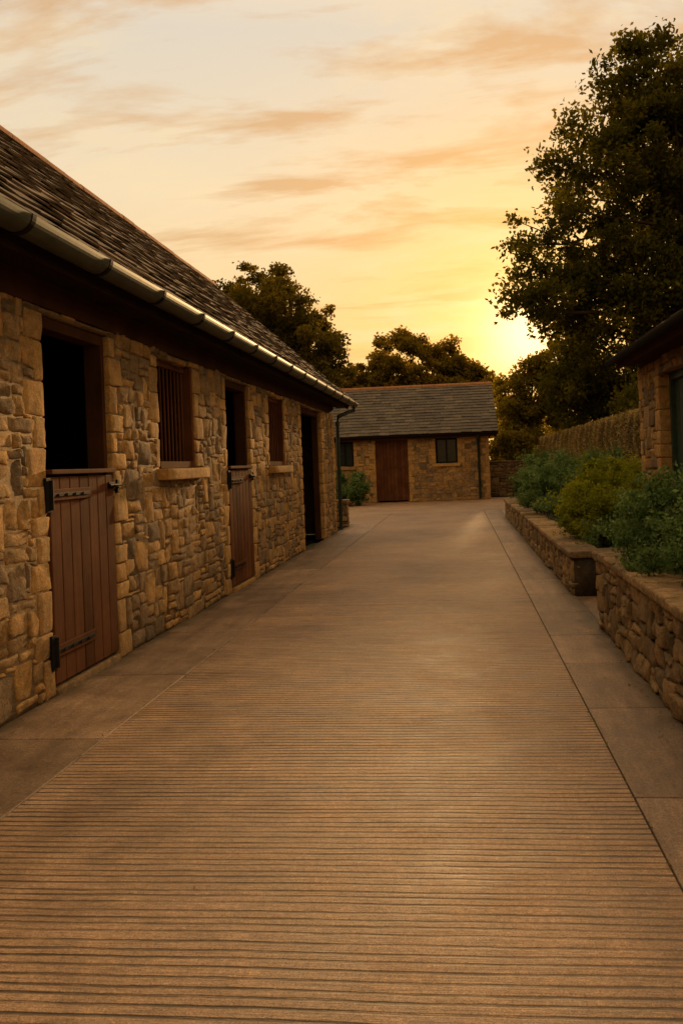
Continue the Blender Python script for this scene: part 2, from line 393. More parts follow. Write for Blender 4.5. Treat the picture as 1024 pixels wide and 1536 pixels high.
# ------------------------------------------------------------------ stable block (left)
XW=-2.33;ZT=2.22;YA=-2.0;YB=16.3;WD=.16
st=empty('stone_stable_block')
door1=(4.72,5.67,0,2.19);win1=(6.62,7.55,1.29,2.17);door2=(8.62,9.6,0,2.19);win2=(10.6,11.57,1.29,2.17);op3=(12.85,14.8,0,2.19)
door0=(.7,1.65,0,2.19);win0=(2.5,3.4,1.29,2.17)
ops=[door0,win0,door1,win1,door2,win2,op3]
mp=lambda W:np.stack([XW+W[...,0],W[...,1],W[...,2]],-1)
w=MB()
wall_stones(w,YA,YB,0.0,ZT,ops,mp,seed=11,quoin_ends=(False,True),depth=WD)
xs0,xs1=XW-WD-.02,XW-.007
prev=YA
for a,b,c,dd in ops:
    w.box(xs0,xs1,prev,a-.012,0,ZT,.5,2)
    if c>0: w.box(xs0,xs1,a-.012,b+.012,0,c-.05,.5,2)
    w.box(xs0,xs1,a-.012,b+.012,dd+.005,ZT,.5,2)
    prev=b+.012
w.box(xs0,xs1,prev,YB-.012,0,ZT,.5,2)
w.build('walls',[M_rub,M_quoin,M_mortar],st,True)
alpha=math.atan(.9);XR=-4.75;EX=-2.0;EZ=2.47;XBk=-7.5;RZ=EZ+.9*2.75
bw=MB()
bw.box(-7.3,-7.0,YA,YB,0,2.3)
for ya in (YA,YB-.33):
    pts=[(-7.0,0),(XW-.19,0),(XW-.19,2.3),(XR,RZ-.12),(-7.0,2.3)]
    V=[(x,ya,z) for x,z in pts]+[(x,ya+.3,z) for x,z in pts]
    bw.add(V,[(0,1,2,4),(5,9,7,6),(2,7,8,3),(3,8,9,4)],.5,0)
    m0=((V[2][0]+V[4][0])/2,ya,2.3);m1=(m0[0],ya+.3,2.3)
    bw.add([V[4],m0,V[2],V[3]],[(0,1,2,3)],.5,0);bw.add([V[9],m1,V[7],V[8]],[(0,1,2,3)],.5,0)
bw.build('gable_and_back_walls',[M_mortar],st)
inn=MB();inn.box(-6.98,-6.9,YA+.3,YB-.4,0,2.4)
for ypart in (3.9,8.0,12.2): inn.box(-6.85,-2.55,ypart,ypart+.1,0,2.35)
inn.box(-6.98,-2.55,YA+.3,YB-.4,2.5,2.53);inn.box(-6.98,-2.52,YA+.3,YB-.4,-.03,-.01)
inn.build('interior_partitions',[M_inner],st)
r=MB()
sv=(-math.cos(alpha),0,math.sin(alpha));nv=(math.sin(alpha),0,math.cos(alpha))
L=2.75/math.cos(alpha)
roof_slope(r,-2.3,16.9,L,(EX,0,EZ+.02),(0,1,0),sv,nv,.17,.24,5,.016)
roof_slope(r,-2.3,16.9,L,(XBk,0,EZ+.02),(0,1,0),(math.cos(alpha),0,math.sin(alpha)),(-math.sin(alpha),0,math.cos(alpha)),.2,.26,6,.01)
yy=-2.3
while yy<16.9:
    halfpipe(r,(XR,yy,RZ-.02),(XR,min(yy+.44,16.9),RZ-.02),.10+rng.uniform(-.004,.004),(0,0,1),2,rnd=rng.random(),thick=.015);yy+=.45
r.build('slate_roof',[M_slate,M_dark,M_ridge],st)
t=MB()
t.box(XW-.16,XW+.012,YA,YB,ZT+.004,2.40,.4,1)
t.box(XW+.016,-2.095,YA,16.7,2.375,2.40,.5,0)
t.box(-2.092,-2.065,YA,16.85,2.34,2.50,.6,0)
t.box(XW-.3,-2.10,16.68,16.85,2.40,2.5,.6,0)
t.build('eaves_timber',[M_eave,M_dark],st)
gt=MB()
GX,GZ,GR=-1.98,2.462,.080
yy=-2.2
while yy<16.85:
    y2=min(yy+1.8,16.9)
    halfpipe(gt,(GX,yy,GZ),(GX,y2,GZ),GR,(0,0,-1),0,sides=16);yy=y2
yy=-1.6
while yy<16.8:
    halfpipe(gt,(GX,yy,GZ),(GX,yy+.035,GZ),GR+.007,(0,0,-1),1,thick=.006,sides=16);yy+=.9
V=[(GX,16.9,GZ)];
for k in range(9):
    an=math.pi*k/8;V.append((GX+GR*math.cos(an),16.9,GZ-GR*math.sin(an)))
gt.add(V,[(0,1,2,3),(0,3,4,5),(0,5,6,7),(0,7,8,9)],.5,1)
gt.build('gutter',[M_gut,M_iron],st,False)
dp=MB()
dp.tube([(GX,16.78,GZ-.07),(GX,16.76,GZ-.14),(-2.10,16.62,2.27),(-2.25,16.45,2.19),(-2.27,16.42,2.08),(-2.27,16.42,1.0),(-2.27,16.42,.03)],.037,10,.5,0)
for zz in (2.02,1.1,.35): dp.tube([(-2.27,16.42,zz),(-2.27,16.42,zz+.07)],.045,10,.5,0)
dp.build('downpipe',[M_pipe],st,True)

def half_door(name,a,b,z0=.06,z1=1.29,x=XW-.02):
    m=MB();rg=np.random.default_rng(int(a*100))
    fr=.05
    m.box(x-.12,x-.015,a+.002,a+fr,0,2.185,.3,1);m.box(x-.13,x-.015,b-fr,b-.002,0,2.185,.6,1);m.box(x-.13,x-.015,a+fr,b-fr,2.12,2.185,.5,1)
    la,lb=a+.012,b-.012;n=7;wv=(lb-la)/n
    C=[];H=[]
    for i in range(n):
        C.append((x+.012,la+wv*(i+.5),(z0+z1)/2-.02));H.append((.014,wv/2-.0035,(z1-z0)/2-.02))
    stones(m,C,H,.006,0,0,rnd=rg.random(n),mat=0,tpl=T4)
    stones(m,[(x+.020,(la+lb)/2,z1-.012)],[(.028,(lb-la)/2,.014)],.005,0,0,mat=0,tpl=T4)
    stones(m,[(x-.014,(la+lb)/2,z1-.14),(x-.014,(la+lb)/2,z0+.2)],[(.012,(lb-la)/2,.06)]*2,.006,0,0,mat=0,tpl=T4)
    for zz in (z1-.145,z0+.19):
        stones(m,[(x+.033,la+.27,zz)],[(.007,.27,.034)],.004,0,0,mat=0,tpl=T4)
        stones(m,[(x+.042,la+.25,zz)],[(.004,.25,.011)],.003,0,0,mat=2,tpl=T4)
        m.tube([(x+.04,la-.012,zz-.085),(x+.04,la-.012,zz+.085)],.016,8,.5,2,True)
        stones(m,[(x+.032,la-.035,zz)],[(.008,.03,.10)],.005,0,0,mat=2,tpl=T4)
        for k in range(4): m.tube([(x+.045,la+.08+.11*k,zz),(x+.050,la+.08+.11*k,zz)],.008,8,.5,2,True)
    zb=z1-.11
    stones(m,[(x+.034,lb-.05,zb),(x+.03,lb+.05,zb-.01)],[(.006,.05,.022),(.012,.018,.045)],.004,0,0,mat=2,tpl=T4)
    m.tube([(x+.052,lb-.12,zb),(x+.052,lb+.06,zb)],.009,8,.5,2,True)
    m.tube([(x+.052,lb-.06,zb),(x+.085,lb-.06,zb-.02)],.007,8,.5,2,True)
    m.build(name,[M_door,M_dark,M_iron],st)
half_door('stable_door',4.72,5.67);half_door('stable_door_b',8.62,9.6);half_door('stable_door_c',.7,1.65)
th=MB();stones(th,[(XW-.08,5.195,.0),(XW-.08,9.11,.0),(XW-.08,1.17,.0)],[(.10,.46,.042)]*3,.008,.002,0,mat=1)
for (a,b,c,dd) in (win0,win1,win2):
    stones(th,[(XW-.05,(a+b)/2+.03,c-.055)],[(.14,(b-a)/2+.10,.045)],.008,.003,0,mat=0)
th.build('sills_and_thresholds',[M_quoin,M_rub],st,True)
def bar_window(name,a,b,z0,z1):
    m=MB();x=XW-.06;f=.05
    m.box(x-.06,x,a+.002,a+f,z0,z1,.3,0);m.box(x-.06,x+.05,b-f,b-.002,z0,z1,.6,0)
    m.box(x-.06,x,a+f,b-f,z1-f,z1,.4,0);m.box(x-.06,x+.05,a+f,b-f,z0-.005,z0+f,.5,0)
    n=9
    for i in range(n):
        yy=a+f+(b-a-2*f)*(i+.5)/n
        m.tube([(x-.02,yy,z0+f),(x-.02,yy,z1-f)],.010,8,.5,3)
    m.build(name,[M_door,M_iron,M_dark,M_door],st)
bar_window('barred_window',*win1);bar_window('barred_window_b',*win2);bar_window('barred_window_c',*win0)
o=MB();o.box(XW-.15,XW-.06,12.86,12.94,0,2.185,.3);o.box(XW-.15,XW-.06,14.7,14.79,0,2.185,.6);o.box(XW-.15,XW-.06,12.94,14.7,2.1,2.185,.4)
o.build('doorway_frame',[M_dark],st)

# ------------------------------------------------------------------ far building
fb=empty('stone_outbuilding');YF=28.2
mpf=lambda W:np.stack([W[...,1],YF-W[...,0],W[...,2]],-1)
fo=[(-3.98,-3.40,1.2,2.02),(-2.68,-1.62,0,2.05),(-.72,-.02,1.2,2.02)]
w=MB()
wall_stones(w,-9,1.0,0,2.1,fo,mpf,seed=21,cell=.045,wr=(3,7),hr=(2,4),quoin_ends=(True,True),tpl=T4)
prev=-9
for a,b,c,dd in fo:
    w.box(prev,a-.012,YF+.008,YF+.36,0,2.1,.5,2)
    if c>0:w.box(a-.012,b+.012,YF+.008,YF+.36,0,c-.02,.5,2)
    w.box(a-.012,b+.012,YF+.008,YF+.36,dd+.004,2.1,.5,2);prev=b+.012
w.box(prev,.99,YF+.008,YF+.36,0,2.1,.5,2)
w.box(.69,.99,YF+.365,YF+6.9,0,2.15,.5,2);w.box(-9,-8.7,YF+.365,YF+6.9,0,2.15,.5,2);w.box(-8.7,.69,YF+6.6,YF+6.9,0,2.15,.5,2)
for xa in (.70,-8.98):
    V=[(xa,YF+.02,2.15),(xa,YF+3.5,2.15),(xa,YF+6.9,2.15),(xa,YF+3.5,3.95)];V2=[(x+.27,yv,z) for x,yv,z in V]
    w.add(V+V2,[(0,1,2,3),(4,7,6,5)],.5,2)
w.build('walls',[M_rub,M_quoin,M_mortar],fb)
r=MB();be=math.atan2(4.02-2.17,3.72);L=math.hypot(4.02-2.17,3.72)
roof_slope(r,-9.3,1.3,L,(0,YF-.25,2.17),(1,0,0),(0,math.cos(be),math.sin(be)),(0,-math.sin(be),math.cos(be)),.24,.32,8,.012,thick=.02)
roof_slope(r,-9.3,1.3,L,(0,YF-.25+2*3.72,2.17),(1,0,0),(0,-math.cos(be),math.sin(be)),(0,math.sin(be),math.cos(be)),.24,.32,9,.01)
xx=-9.3
while xx<1.28:
    halfpipe(r,(xx,YF-.25+3.72,3.99),(min(xx+.44,1.3),YF-.25+3.72,3.99),.10,(0,0,1),2,rnd=rng.random(),thick=.015);xx+=.45
r.build('slate_roof',[M_slate2,M_dark,M_ridge],fb)
t=MB();t.box(-9.2,1.25,YF-.2,YF-.17,2.02,2.16,.5,0);t.box(-9.2,1.25,YF-.168,YF-.012,2.06,2.09,.5,0)
t.box(-9.0,1.0,YF+.0,YF+.3,2.104,2.14,.5,0)
t.box(1.2,1.24,YF-.15,YF+.2,2.0,2.14,.5,0)
halfpipe(t,(-9.2,YF-.26,2.13),(1.3,YF-.26,2.13),.055,(0,0,-1),1)
t.build('eaves_and_gutter',[M_dark,M_iron],fb)
dp=MB();dp.tube([(.66,YF-.26,2.08),(.66,YF-.26,2.0),(.66,YF-.06,1.9),(.66,YF-.06,.03)],.04,8,.5,0);dp.build('downpipe',[M_pipe],fb,True)
m=MB();n=9;wv=1.04/n
for i in range(n):
    m.box(-2.67+wv*i+.004,-2.67+wv*(i+1)-.004,YF+.08,YF+.12,.05,2.0,rng.random(),0)
m.box(-2.68,-2.62,YF+.05,YF+.078,.0,2.04,.5,0);m.box(-1.68,-1.62,YF+.05,YF+.078,.0,2.04,.5,0);m.box(-2.62,-1.68,YF+.05,YF+.078,1.97,2.04,.5,0)
m.box(-2.62,-1.68,YF+.066,YF+.079,1.1,1.16,.3,0)
m.build('plank_door',[M_door],fb)
for k,(a,b,c,dd) in enumerate((fo[0],fo[2])):
    m=MB();m.box(a,b,YF+.12,YF+.13,c,dd,.5,1)
    f=.055;m.box(a,a+f,YF+.06,YF+.118,c,dd,.5,0);m.box(b-f,b,YF+.06,YF+.118,c,dd,.5,0);m.box(a+f,b-f,YF+.06,YF+.118,c,c+f,.5,0);m.box(a+f,b-f,YF+.06,YF+.118,dd-f,dd,.5,0)
    m.box((a+b)/2-.02,(a+b)/2+.02,YF+.065,YF+.118,c+f,dd-f,.5,0)
    m.build('casement_window',[M_iron,M_glass],fb)
    m=MB();mps=lambda W:np.stack([W[...,1],YF-W[...,0],W[...,2]],-1)
    stones(m,[(-.02,(a+b)/2,c-.05)],[(.1,(b-a)/2+.08,.045)],.01,.002,0,tpl=T4,mapf=mps);m.build('window_sill',[M_quoin],fb)

def block_wall(segs,z1,cap=True,seed=1,th=.24,capw=.03,cell=.03,wr=(3,8),hr=(3,5)):
    m=MB()
    for i,(ax,c0,fd,u0,u1) in enumerate(segs):
        if ax=='x': mf=lambda W,c0=c0,fd=fd:np.stack([c0+fd*W[...,0],W[...,1],W[...,2]],-1)
        else: mf=lambda W,c0=c0,fd=fd:np.stack([W[...,1],c0+fd*W[...,0],W[...,2]],-1)
        rg=np.random.default_rng(seed+i)
        zt=z1-.065 if cap else z1
        R=np.array(pack(u0,u1,0,zt,[],cell,wr,hr,rg))
        C=np.stack([-.04+rg.uniform(-.010,.012,len(R)),(R[:,0]+R[:,1])/2,(R[:,2]+R[:,3])/2],1)
        H=np.stack([np.full(len(R),.05),(R[:,1]-R[:,0])/2-.004,(R[:,3]-R[:,2])/2-.004],1)
        stones(m,C,H,.011,.006,.10,mat=0,mapf=mf,rg=rg,facet=.007)
        if ax=='x': m.box(min(c0-fd*.012,c0-fd*th),max(c0-fd*.012,c0-fd*th),u0,u1,-.03,zt-.004,.5,1)
        else: m.box(u0+.02,u1-.02,min(c0-fd*.012,c0-fd*th),max(c0-fd*.012,c0-fd*th),-.03,zt-.004,.5,1)
        if cap:
            u=u0-capw;C=[];H=[]
            while u<u1-.05:
                wv=rg.uniform(.22,.45);
                if u1+capw-u-wv<.15: wv=u1+capw-u
                C.append((-th/2+rg.uniform(-.006,.006),u+wv/2,z1-.032+rg.uniform(-.005,.005)));H.append((th/2+capw,wv/2-.003,.030));u+=wv
            stones(m,C,H,.012,.005,.04,mat=0,mapf=mf,rg=rg)
    return m
nb=empty('raised_stone_planter')
m=block_wall([('x',.985,-1,1.2,6.5),('y',6.5,1,1.24,2.0)],.56,seed=31);m.build('planter_wall',[M_bed,M_bedm],nb,True)
s_=MB();s_.box(1.2,2.0,1.2,6.3,0,.46);s_.build('soil_fill',[M_soil],nb)
nb2=empty('raised_stone_planter')
m=block_wall([('x',.985,-1,7.95,19.15),('y',7.95,-1,1.235,2.6),('y',19.15,1,1.235,2.6)],.40,seed=41);m.build('planter_wall',[M_bed,M_bedm],nb2,True)
s_=MB();s_.box(1.2,2.65,8.1,19.0,0,.31);s_.build('soil_fill',[M_soil],nb2)
m=block_wall([('y',30.0,-1,1.05,3.0)],1.22,seed=51,cap=True,cell=.04);m.build('yard_boundary_wall',[M_bed,M_bedm],None,True)
m=block_wall([('y',17.5,-1,-4.2,-2.28),('x',-2.28,1,17.5,17.75)],.56,seed=61);m.build('low_stone_wall',[M_rub,M_bedm],None,True)

# ------------------------------------------------------------------ right building
rb=empty('stone_cottage_outbuilding');XR2=2.0
mpr=lambda W:np.stack([XR2-W[...,0],W[...,1],W[...,2]],-1)
ro=[(7.3,8.85,0,2.04)]
w=MB();wall_stones(w,4.6,9.8,0,2.2,ro,mpr,seed=71,quoin_ends=(False,True),depth=.34)
w.box(XR2+.008,XR2+.36,4.6,7.288,0,2.2,.5,2);w.box(XR2+.008,XR2+.36,8.862,9.79,0,2.2,.5,2);w.box(XR2+.008,XR2+.36,7.288,8.862,2.045,2.2,.5,2)
mpe=lambda W:np.stack([W[...,1],9.8+W[...,0],W[...,2]],-1)
wall_stones(w,2.28,5.2,0,2.2,[],mpe,seed=72)
w.box(2.37,5.2,9.4,9.79,0,2.2,.5,2);w.box(5.0,5.2,4.6,9.38,0,2.2,.5,2);w.box(2.37,5.0,4.6,4.8,0,2.2,.5,2)
V=[(2.1,9.5,2.2),(3.6,9.5,2.2),(5.1,9.5,2.2),(3.6,9.5,3.1)];w.add(V,[(0,1,2,3)],.5,2)
w.build('walls',[M_rub,M_quoin,M_mortar],rb,True)
r=MB();ga=math.radians(33);L=1.85/math.cos(ga)
roof_slope(r,4.4,9.95,L,(1.76,0,2.31),(0,1,0),(math.cos(ga),0,math.sin(ga)),(-math.sin(ga),0,math.cos(ga)),.2,.26,15,.012)
roof_slope(r,4.4,9.95,L,(1.76+3.7,0,2.31),(0,1,0),(-math.cos(ga),0,math.sin(ga)),(math.sin(ga),0,math.cos(ga)),.2,.26,16,.012)
r.build('slate_roof',[M_slate,M_dark],rb)
t=MB();t.box(1.82,1.985,4.5,9.9,2.235,2.26,.5,0);t.box(1.79,1.815,4.5,9.93,2.2,2.31,.5,0);t.box(XR2+.0,XR2+.3,4.6,9.78,2.204,2.26,.5,0)
halfpipe(t,(1.725,4.4,2.30),(1.725,9.95,2.30),.055,(0,0,-1),1)
t.build('eaves_and_gutter',[M_dark,M_iron],rb)
m=MB();n=9;wv=1.43/n
for i in range(n): m.box(XR2+.14,XR2+.18,7.36+wv*i+.004,7.36+wv*(i+1)-.004,.04,1.97,rng.random(),0)
m.box(XR2+.10,XR2+.2,7.302,7.36,0,2.03,.5,0);m.box(XR2+.10,XR2+.2,8.79,8.848,0,2.03,.5,0);m.box(XR2+.10,XR2+.2,7.36,8.79,1.97,2.03,.5,0)
m.build('green_door',[M_green],rb)

# ------------------------------------------------------------------ vegetation
def leaves(mb,P,size,rnd,mat=0,rg=rng,aspect=.6):
    n=len(P);a=rg.normal(size=(n,3));a/=np.linalg.norm(a,axis=1,keepdims=True)
    b=rg.normal(size=(n,3));b-=a*(a*b).sum(1,keepdims=True);b/=np.linalg.norm(b,axis=1,keepdims=True)
    s=(size*rg.uniform(.6,1.3,n))[:,None]
    V=np.stack([P-a*s*.5,P+b*s*.5*aspect-a*s*.05,P+a*s*.5,P-b*s*.5*aspect-a*s*.05],1)
    F=np.arange(n*4).reshape(-1,4)
    mb.add(V.reshape(-1,3),F,np.repeat(np.clip(rnd,0,1),4),mat)
def blob_points(blobs,n,rg,lo=.35):
    vol=np.array([b[3]*b[4]*b[5] for b in blobs])**.75;ix=rg.choice(len(blobs),n,p=vol/vol.sum())
    B=np.array(blobs)[ix];d=rg.normal(size=(n,3));d/=np.linalg.norm(d,axis=1,keepdims=True)
    rad=lo+(1-lo)*rg.random(n)**.6
    return B[:,:3]+d*B[:,3:6]*rad[:,None]
def tree(name,base,blobs,nclump,cr,per,size,tr,lm,seed,fork=.35,nbranch=40,lo=.3,zmin=.3):
    rg=np.random.default_rng(seed);m=MB()
    C=blob_points(blobs,nclump,rg,lo);C=C[C[:,2]>zmin]
    crs=cr*rg.uniform(.55,1.35,len(C));cb=rg.random(len(C))
    P=[];R=[]
    for c,r_,q in zip(C,crs,cb):
        n=int(per*(r_/cr)**2);d=rg.normal(size=(n,3));d/=np.linalg.norm(d,axis=1,keepdims=True)
        rad=r_*rg.random(n)**.45
        tw=rg.normal(size=(5,3));tw/=np.linalg.norm(tw,axis=1,keepdims=True);k=rg.integers(0,5,n)
        o=d*rad[:,None]*np.array([1,1,.62])*.75+tw[k]*(rg.random(n)**.8*r_*.7)[:,None]
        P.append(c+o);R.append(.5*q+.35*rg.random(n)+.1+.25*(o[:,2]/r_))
    P=np.concatenate(P);R=np.concatenate(R)
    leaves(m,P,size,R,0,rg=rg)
    base=np.array(base,float);cen=np.average(np.array(blobs)[:,:3],axis=0,weights=np.array(blobs)[:,3])
    top=np.array([b[2]+b[5] for b in blobs]).max()
    k=9;tp=[]
    for i in range(k):
        f_=i/(k-1);p_=base+(np.array([cen[0],cen[1],top*.88])-base)*np.array([f_**1.4,f_**1.4,f_]);p_[:2]+=rg.normal(size=2)*tr*.5*(i>0);tp.append(p_)
    tp=np.array(tp);rad=tr*(1-.88*np.linspace(0,1,k));rad[0]*=1.35
    m.tube(tp,rad,10,.5,1)
    idx=rg.choice(len(C),min(nbranch,len(C)),replace=False)
    for j in idx:
        c=C[j];f_=np.clip(fork+.5*rg.random()*(c[2]/top),fork*.6,.92);ii=f_*(k-1);a=int(ii);s0=tp[a]+(tp[min(a+1,k-1)]-tp[a])*(ii-a)
        if s0[2]>c[2]-.1:
            ii=np.clip((c[2]-.8)/(top*.88),fork*.5,.9)*(k-1);a=int(ii);s0=tp[a]+(tp[min(a+1,k-1)]-tp[a])*(ii-a)
        v=c-s0;L_=np.linalg.norm(v);mid=s0+v*.5+np.array([0,0,.12*L_])+rg.normal(size=3)*.06*L_
        q1=s0+v*.22+rg.normal(size=3)*.03*L_;q3=s0+v*.78+np.array([0,0,.06*L_])+rg.normal(size=3)*.04*L_
        r0=tr*(.16+.22*rg.random())*(1-.5*f_)+.012
        m.tube([s0,q1,mid,q3,c],[r0,r0*.75,r0*.55,r0*.35,r0*.15],5,.5,1)
    return m.build(name,[lm,M_bark])
tree('broadleaf_tree',(6.0,21.5,-.05),[(6.2,21.5,8.9,2.6,2.6,2.7),(3.7,21,7.9,1.6,2,1.6),(4.9,21,9.9,1.35,1.4,1.3),(2.7,21,6.2,1.5,1.8,1.15),(2.45,21,5.1,1.3,1.5,.95),(4.6,21.5,5.3,2.2,2.2,1.5),(6.8,21.5,5.5,2.6,2.4,1.9),(8.4,22,8,2.4,2.4,2.6)],
     430,.52,230,.13,.30,M_leaf,101,nbranch=120,lo=.4)
tree('understorey_tree',(5.4,25.5,-.05),[(5.0,25,3.6,2.3,1.6,2.0),(7.3,24,3.8,2.3,2,2.2),(3.8,24.5,3.0,1.0,1.2,1.5),(3.9,19.5,2.4,.6,2.5,.6)],240,.5,230,.13,.16,M_leaf,102,nbranch=40,lo=.2)
tree('hawthorn_tree',(2.7,36,-.05),[(2.4,36,3.3,1.0,1.2,1.4),(3.5,36,4.2,1.2,1.3,1.2),(4.6,36,4.6,1.6,1.3,1.8),(2.3,35,1.7,1.0,1,1.0),(3.6,36,2.2,1.3,1,1.4)],190,.45,220,.14,.12,M_leafH,103,nbranch=30,lo=.2)
tree('ash_tree',(-8.2,36,-.05),[(-8.2,36,7.2,2.7,2.4,2.8),(-6.3,36,6.7,1.8,1.8,1.8),(-10.4,36,6.9,2.0,2.0,2.1),(-5.5,36,5.3,1.5,1.4,1.5),(-8,36,4.9,2.6,2,1.5)],360,.55,230,.17,.24,M_leaf2,104,nbranch=50,lo=.3)
tree('sycamore_tree',(-2.3,50,-.05),[(-2.3,50,5.5,3.7,3,3.3),(-4.9,50,5.0,2.3,2,2.3),(.3,50,5.0,2.3,2,2.4),(-2.3,49,4.5,4.8,2,2.0)],420,.58,210,.21,.25,M_leaf3,105,nbranch=30,lo=.5)
bl=[];rg=np.random.default_rng(9)
for i in range(26):
    x=-46+i*4+rg.uniform(-1,1)
    if -12<x<1: hh=rg.uniform(2.2,2.8)
    elif x<8: hh=rg.uniform(3,3.4)
    else: hh=rg.uniform(3.2,4.4)
    bl.append((x,60+rg.uniform(-3,3),hh*.7,3.4,2.5,hh))
m=MB();C=blob_points(bl,800,rg,.4);C=C[C[:,2]>.2]
P=(C[:,None,:]+rg.normal(size=(len(C),90,3))*np.array([.6,.6,.45])).reshape(-1,3)
leaves(m,P,.36,np.repeat(rg.random(len(C)),90)*.6+.4*rg.random(len(P)),0,rg=rg)
m.build('distant_trees',[M_leaf2])

def bush(name,blobs,nclump,cr,per,size,lm,seed,aspect=.5,zb=.3):
    rg=np.random.default_rng(seed);m=MB();C=blob_points(blobs,nclump,rg,.3);C=C[C[:,2]>zb]
    P=[];R=[]
    for c in C:
        n=per;q=rg.random();r_=cr*rg.uniform(.6,1.3)
        up=rg.random(n);d=rg.normal(size=(n,3))*np.array([.45,.45,.35])*r_
        nt_=6;tw=rg.normal(size=(nt_,3))*np.array([.8,.8,.5])+np.array([0,0,.7]);k=rg.integers(0,nt_,n)
        o=d*.55+tw[k]*(up*r_)[:,None]
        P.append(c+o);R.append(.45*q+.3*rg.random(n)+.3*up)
    P=np.concatenate(P);R=np.concatenate(R);kp=P[:,2]>zb-.12;P=P[kp];R=R[kp]
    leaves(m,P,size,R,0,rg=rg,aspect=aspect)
    ctr=np.array(blobs)[:,:3].mean(0)
    for c in C[::3]:
        b0=ctr*.4+c*.6;b0=np.array([b0[0],b0[1],zb-.02]);m.tube([b0,(b0+c)/2+rg.normal(size=3)*.02,c],[.008,.006,.003],4,.5,1)
    return m.build(name,[lm,M_bark])
bush('catmint_shrub',[(1.60,5.0,.80,.42,.6,.38),(1.38,5.75,.74,.42,.55,.34),(1.62,4.2,.80,.42,.5,.38),(1.22,5.0,.60,.24,.9,.18),(1.22,5.8,.64,.27,.45,.22)],290,.10,240,.029,M_leafB,201,zb=.50)
bush('yellow_green_shrub',[(1.75,10.2,.70,.5,.7,.48),(1.42,9.4,.60,.42,.6,.36),(1.95,11.2,.74,.5,.6,.44)],240,.11,210,.035,M_leafY,202,zb=.32)
bush('blue_green_shrub',[(1.65,15.5,.80,.60,1.2,.56),(1.42,13.6,.66,.46,.9,.42),(2.2,13.9,.78,.5,1.2,.55),(1.5,17.3,.75,.5,.9,.46)],260,.13,200,.046,M_leafB,203,zb=.32)
bush('trailing_herb',[(1.45,12.2,.45,.3,.6,.22),(1.4,8.7,.42,.22,.35,.16),(1.7,8.9,.5,.3,.3,.22)],80,.09,140,.03,M_leafB,204,zb=.31)
bush('wall_foot_shrub',[(-3.4,26.7,.5,.65,.5,.6),(-4.4,26.8,.6,.6,.5,.6)],150,.15,190,.06,M_leafB,205,zb=.02)
bush('corner_evergreen_shrub',[(1.8,6.3,.9,.25,.3,.33)],50,.10,160,.032,M_leafB,206,zb=.50)
rg=np.random.default_rng(77);m=MB();n=110000
u=rg.random(n);yy=10.2+u*20.8
face=rg.random(n);P=np.empty((n,3));P[:,1]=yy
side=face<.72
P[side,0]=2.80+np.abs(rg.normal(size=side.sum()))*.05+.03*np.sin(yy[side]*2.3)+.02*np.sin(yy[side]*7)
P[side,2]=rg.random(side.sum())*1.97
P[~side,0]=2.82+rg.random((~side).sum())*.75
P[~side,2]=1.95-np.abs(rg.normal(size=(~side).sum()))*.04+.02*np.sin(yy[~side]*3)+.025*np.sin(yy[~side]*9)
P[:,2]+=.012*rg.normal(size=n)
hr_=.5+.5*np.sin(P[:,1]*9+2*np.sin(P[:,2]*7)+1.5*np.sin(P[:,1]*2.1))
leaves(m,P,.050,.25*rg.random(n)+.5*hr_+.25*rg.random(n),0,rg=rg,aspect=.45)
m.box(2.88,3.5,10.2,31,-.03,1.88,.1,1)
m.build('clipped_hedge',[M_hedge,M_soil])
rg=np.random.default_rng(5);m=MB();n=2600
P=np.zeros((n,3));P[:,1]=rg.random(n)**1.2*17+1.5
sd=rg.random(n)
P[:,0]=np.select([sd<.35,sd<.70,sd<.83,sd<.96],[-2.32+np.abs(rg.normal(size=n))*.05,.975-np.abs(rg.normal(size=n))*.07,.590+rg.normal(size=n)*.012,-1.72+rg.normal(size=n)*.010],rg.uniform(-1.7,.95,n))
P[:,2]=.005+rg.random(n)*.006
a=rg.random(n)*6.28;s0=rg.uniform(.003,.012,n)
dx=np.stack([np.cos(a),np.sin(a),rg.normal(size=n)*.2],1)*s0[:,None];dy_=np.stack([-np.sin(a),np.cos(a),rg.normal(size=n)*.2],1)*s0[:,None]*.4
V=np.stack([P-dx,P+dy_,P+dx,P-dy_],1);m.add(V.reshape(-1,3),np.arange(n*4).reshape(-1,4),np.repeat(rg.random(n)*.5,4),0)
m.build('leaf_litter',[M_hedge])

# ------------------------------------------------------------------ world + sun
SUN_EL=math.radians(8);SUN_AZ=math.radians(5)
sd=Vector((math.sin(SUN_AZ)*math.cos(SUN_EL),math.cos(SUN_AZ)*math.cos(SUN_EL),math.sin(SUN_EL)))
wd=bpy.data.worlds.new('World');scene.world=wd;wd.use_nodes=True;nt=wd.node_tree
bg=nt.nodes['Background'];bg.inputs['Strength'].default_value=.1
sky=N(nt,'ShaderNodeTexSky',sky_type='NISHITA');sky.sun_disc=False;sky.sun_elevation=SUN_EL;sky.sun_rotation=SUN_AZ;sky.dust_density=4;sky.air_density=1.5
tc=nt.nodes.new('ShaderNodeTexCoord').outputs['Generated']
sep=N(nt,'ShaderNodeSeparateXYZ');nt.links.new(tc,sep.inputs[0])
z=sep.outputs[2]
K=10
rp=ramp(nt,[(0,(.92,.48,.14)),(.09,(.98,.60,.22)),(.18,(.99,.70,.35)),(.30,(.95,.76,.50)),(.45,(.80,.71,.58)),(.60,(1.28,.92,.54)),(1,(1.5,1.04,.60))],z).outputs[0]  # unseen upper sky brightened and warmed to add light on the ground
dt=N(nt,'ShaderNodeVectorMath',operation='DOT_PRODUCT');nt.links.new(tc,dt.inputs[0]);dt.inputs[1].default_value=sd
dot=dt.outputs['Value']
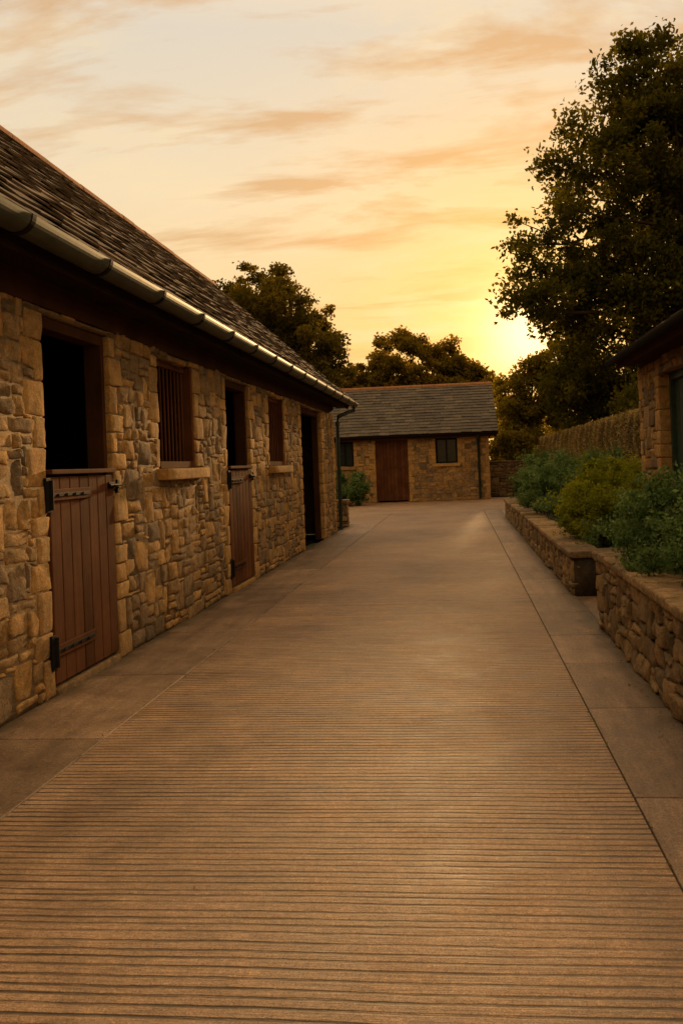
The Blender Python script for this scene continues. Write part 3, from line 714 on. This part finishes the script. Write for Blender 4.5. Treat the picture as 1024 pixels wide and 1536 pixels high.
dim=ramp(nt,[(0,(.68,.59,.49)),(.55,(.78,.69,.58)),(.85,(.98,.97,.96)),(1,(1,1,1))],math_(nt,'MULTIPLY_ADD',dot,.5,.5)).outputs[0]
base=mixc(nt,1.0,rp,dim,'MULTIPLY')
gl=math_(nt,'POWER',math_(nt,'MAXIMUM',dot,0.0),36.0)
base=mixc(nt,math_(nt,'MULTIPLY',gl,.75),base,(1.12,.64,.17))
zz=math_(nt,'ADD',math_(nt,'MAXIMUM',z,0.0),.16)
cx=math_(nt,'DIVIDE',sep.outputs[0],zz);cy=math_(nt,'DIVIDE',sep.outputs[1],zz)
cb=N(nt,'ShaderNodeCombineXYZ');nt.links.new(cx,cb.inputs[0]);nt.links.new(cy,cb.inputs[1])
cv=mapping(nt,cb.outputs[0],(.95,2.6,1),(5.3,2.2,0),(0,0,.22))
cn=noise(nt,cv,1.35,9,.60,.4)
cm=ramp(nt,[(.485,(0,0,0)),(.60,(1,1,1))],cn.outputs[0]).outputs[0]
cc=mixc(nt,gl,(.74,.44,.21),(.95,.46,.12))
vis=ramp(nt,[(.0,(.3,)*3),(.12,(1,)*3),(.5,(1,)*3),(.7,(.2,)*3)],z).outputs[0]
cn2=noise(nt,mapping(nt,cb.outputs[0],(1.2,2.4,1),(7,4,0),(0,0,.2)),1.8,8,.62,.3)
cm2=ramp(nt,[(.47,(0,0,0)),(.66,(1,1,1))],cn2.outputs[0]).outputs[0]
base=mixc(nt,math_(nt,'MULTIPLY',cm2,.5),base,(1.02,.78,.46))
base=mixc(nt,math_(nt,'MULTIPLY',math_(nt,'MULTIPLY',cm,.82),vis),base,cc)
gl2=math_(nt,'POWER',math_(nt,'MAXIMUM',dot,0.0),150.0)
base=mixc(nt,math_(nt,'MULTIPLY',gl2,.55),base,(1.35,.92,.32))
gl3=math_(nt,'POWER',math_(nt,'MAXIMUM',dot,0.0),900.0)
base=mixc(nt,math_(nt,'MULTIPLY',gl3,.9),base,(2.6,1.8,.85))
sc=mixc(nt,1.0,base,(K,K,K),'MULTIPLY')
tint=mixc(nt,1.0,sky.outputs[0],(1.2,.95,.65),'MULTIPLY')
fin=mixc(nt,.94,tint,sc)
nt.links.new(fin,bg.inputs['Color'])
ld=bpy.data.lights.new('sun','SUN');ld.energy=5;ld.angle=math.radians(3);ld.color=(1,.60,.25)
lo_=bpy.data.objects.new('sun',ld);scene.collection.objects.link(lo_)
lo_.rotation_euler=(-sd).to_track_quat('-Z','Y').to_euler()

# ------------------------------------------------------------------ camera
cam=bpy.data.cameras.new('camera');co_=bpy.data.objects.new('camera',cam);scene.collection.objects.link(co_)
R=Matrix.Rotation(math.radians(6),3,'Z')@Matrix.Rotation(math.pi/2,3,'X')@Matrix.Rotation(-math.radians(2.2),3,'Z')
mw=R.to_4x4();mw.translation=Vector((0,0,1.25));co_.matrix_world=mw
cam.sensor_fit='AUTO';cam.sensor_width=36;cam.lens=1300/1536*36
cam.shift_x=-38.47/1536;cam.shift_y=-70.75/1536;cam.clip_start=.05;cam.clip_end=2000
scene.camera=co_
scene.view_settings.view_transform='Standard';scene.view_settings.look='None';scene.view_settings.exposure=0
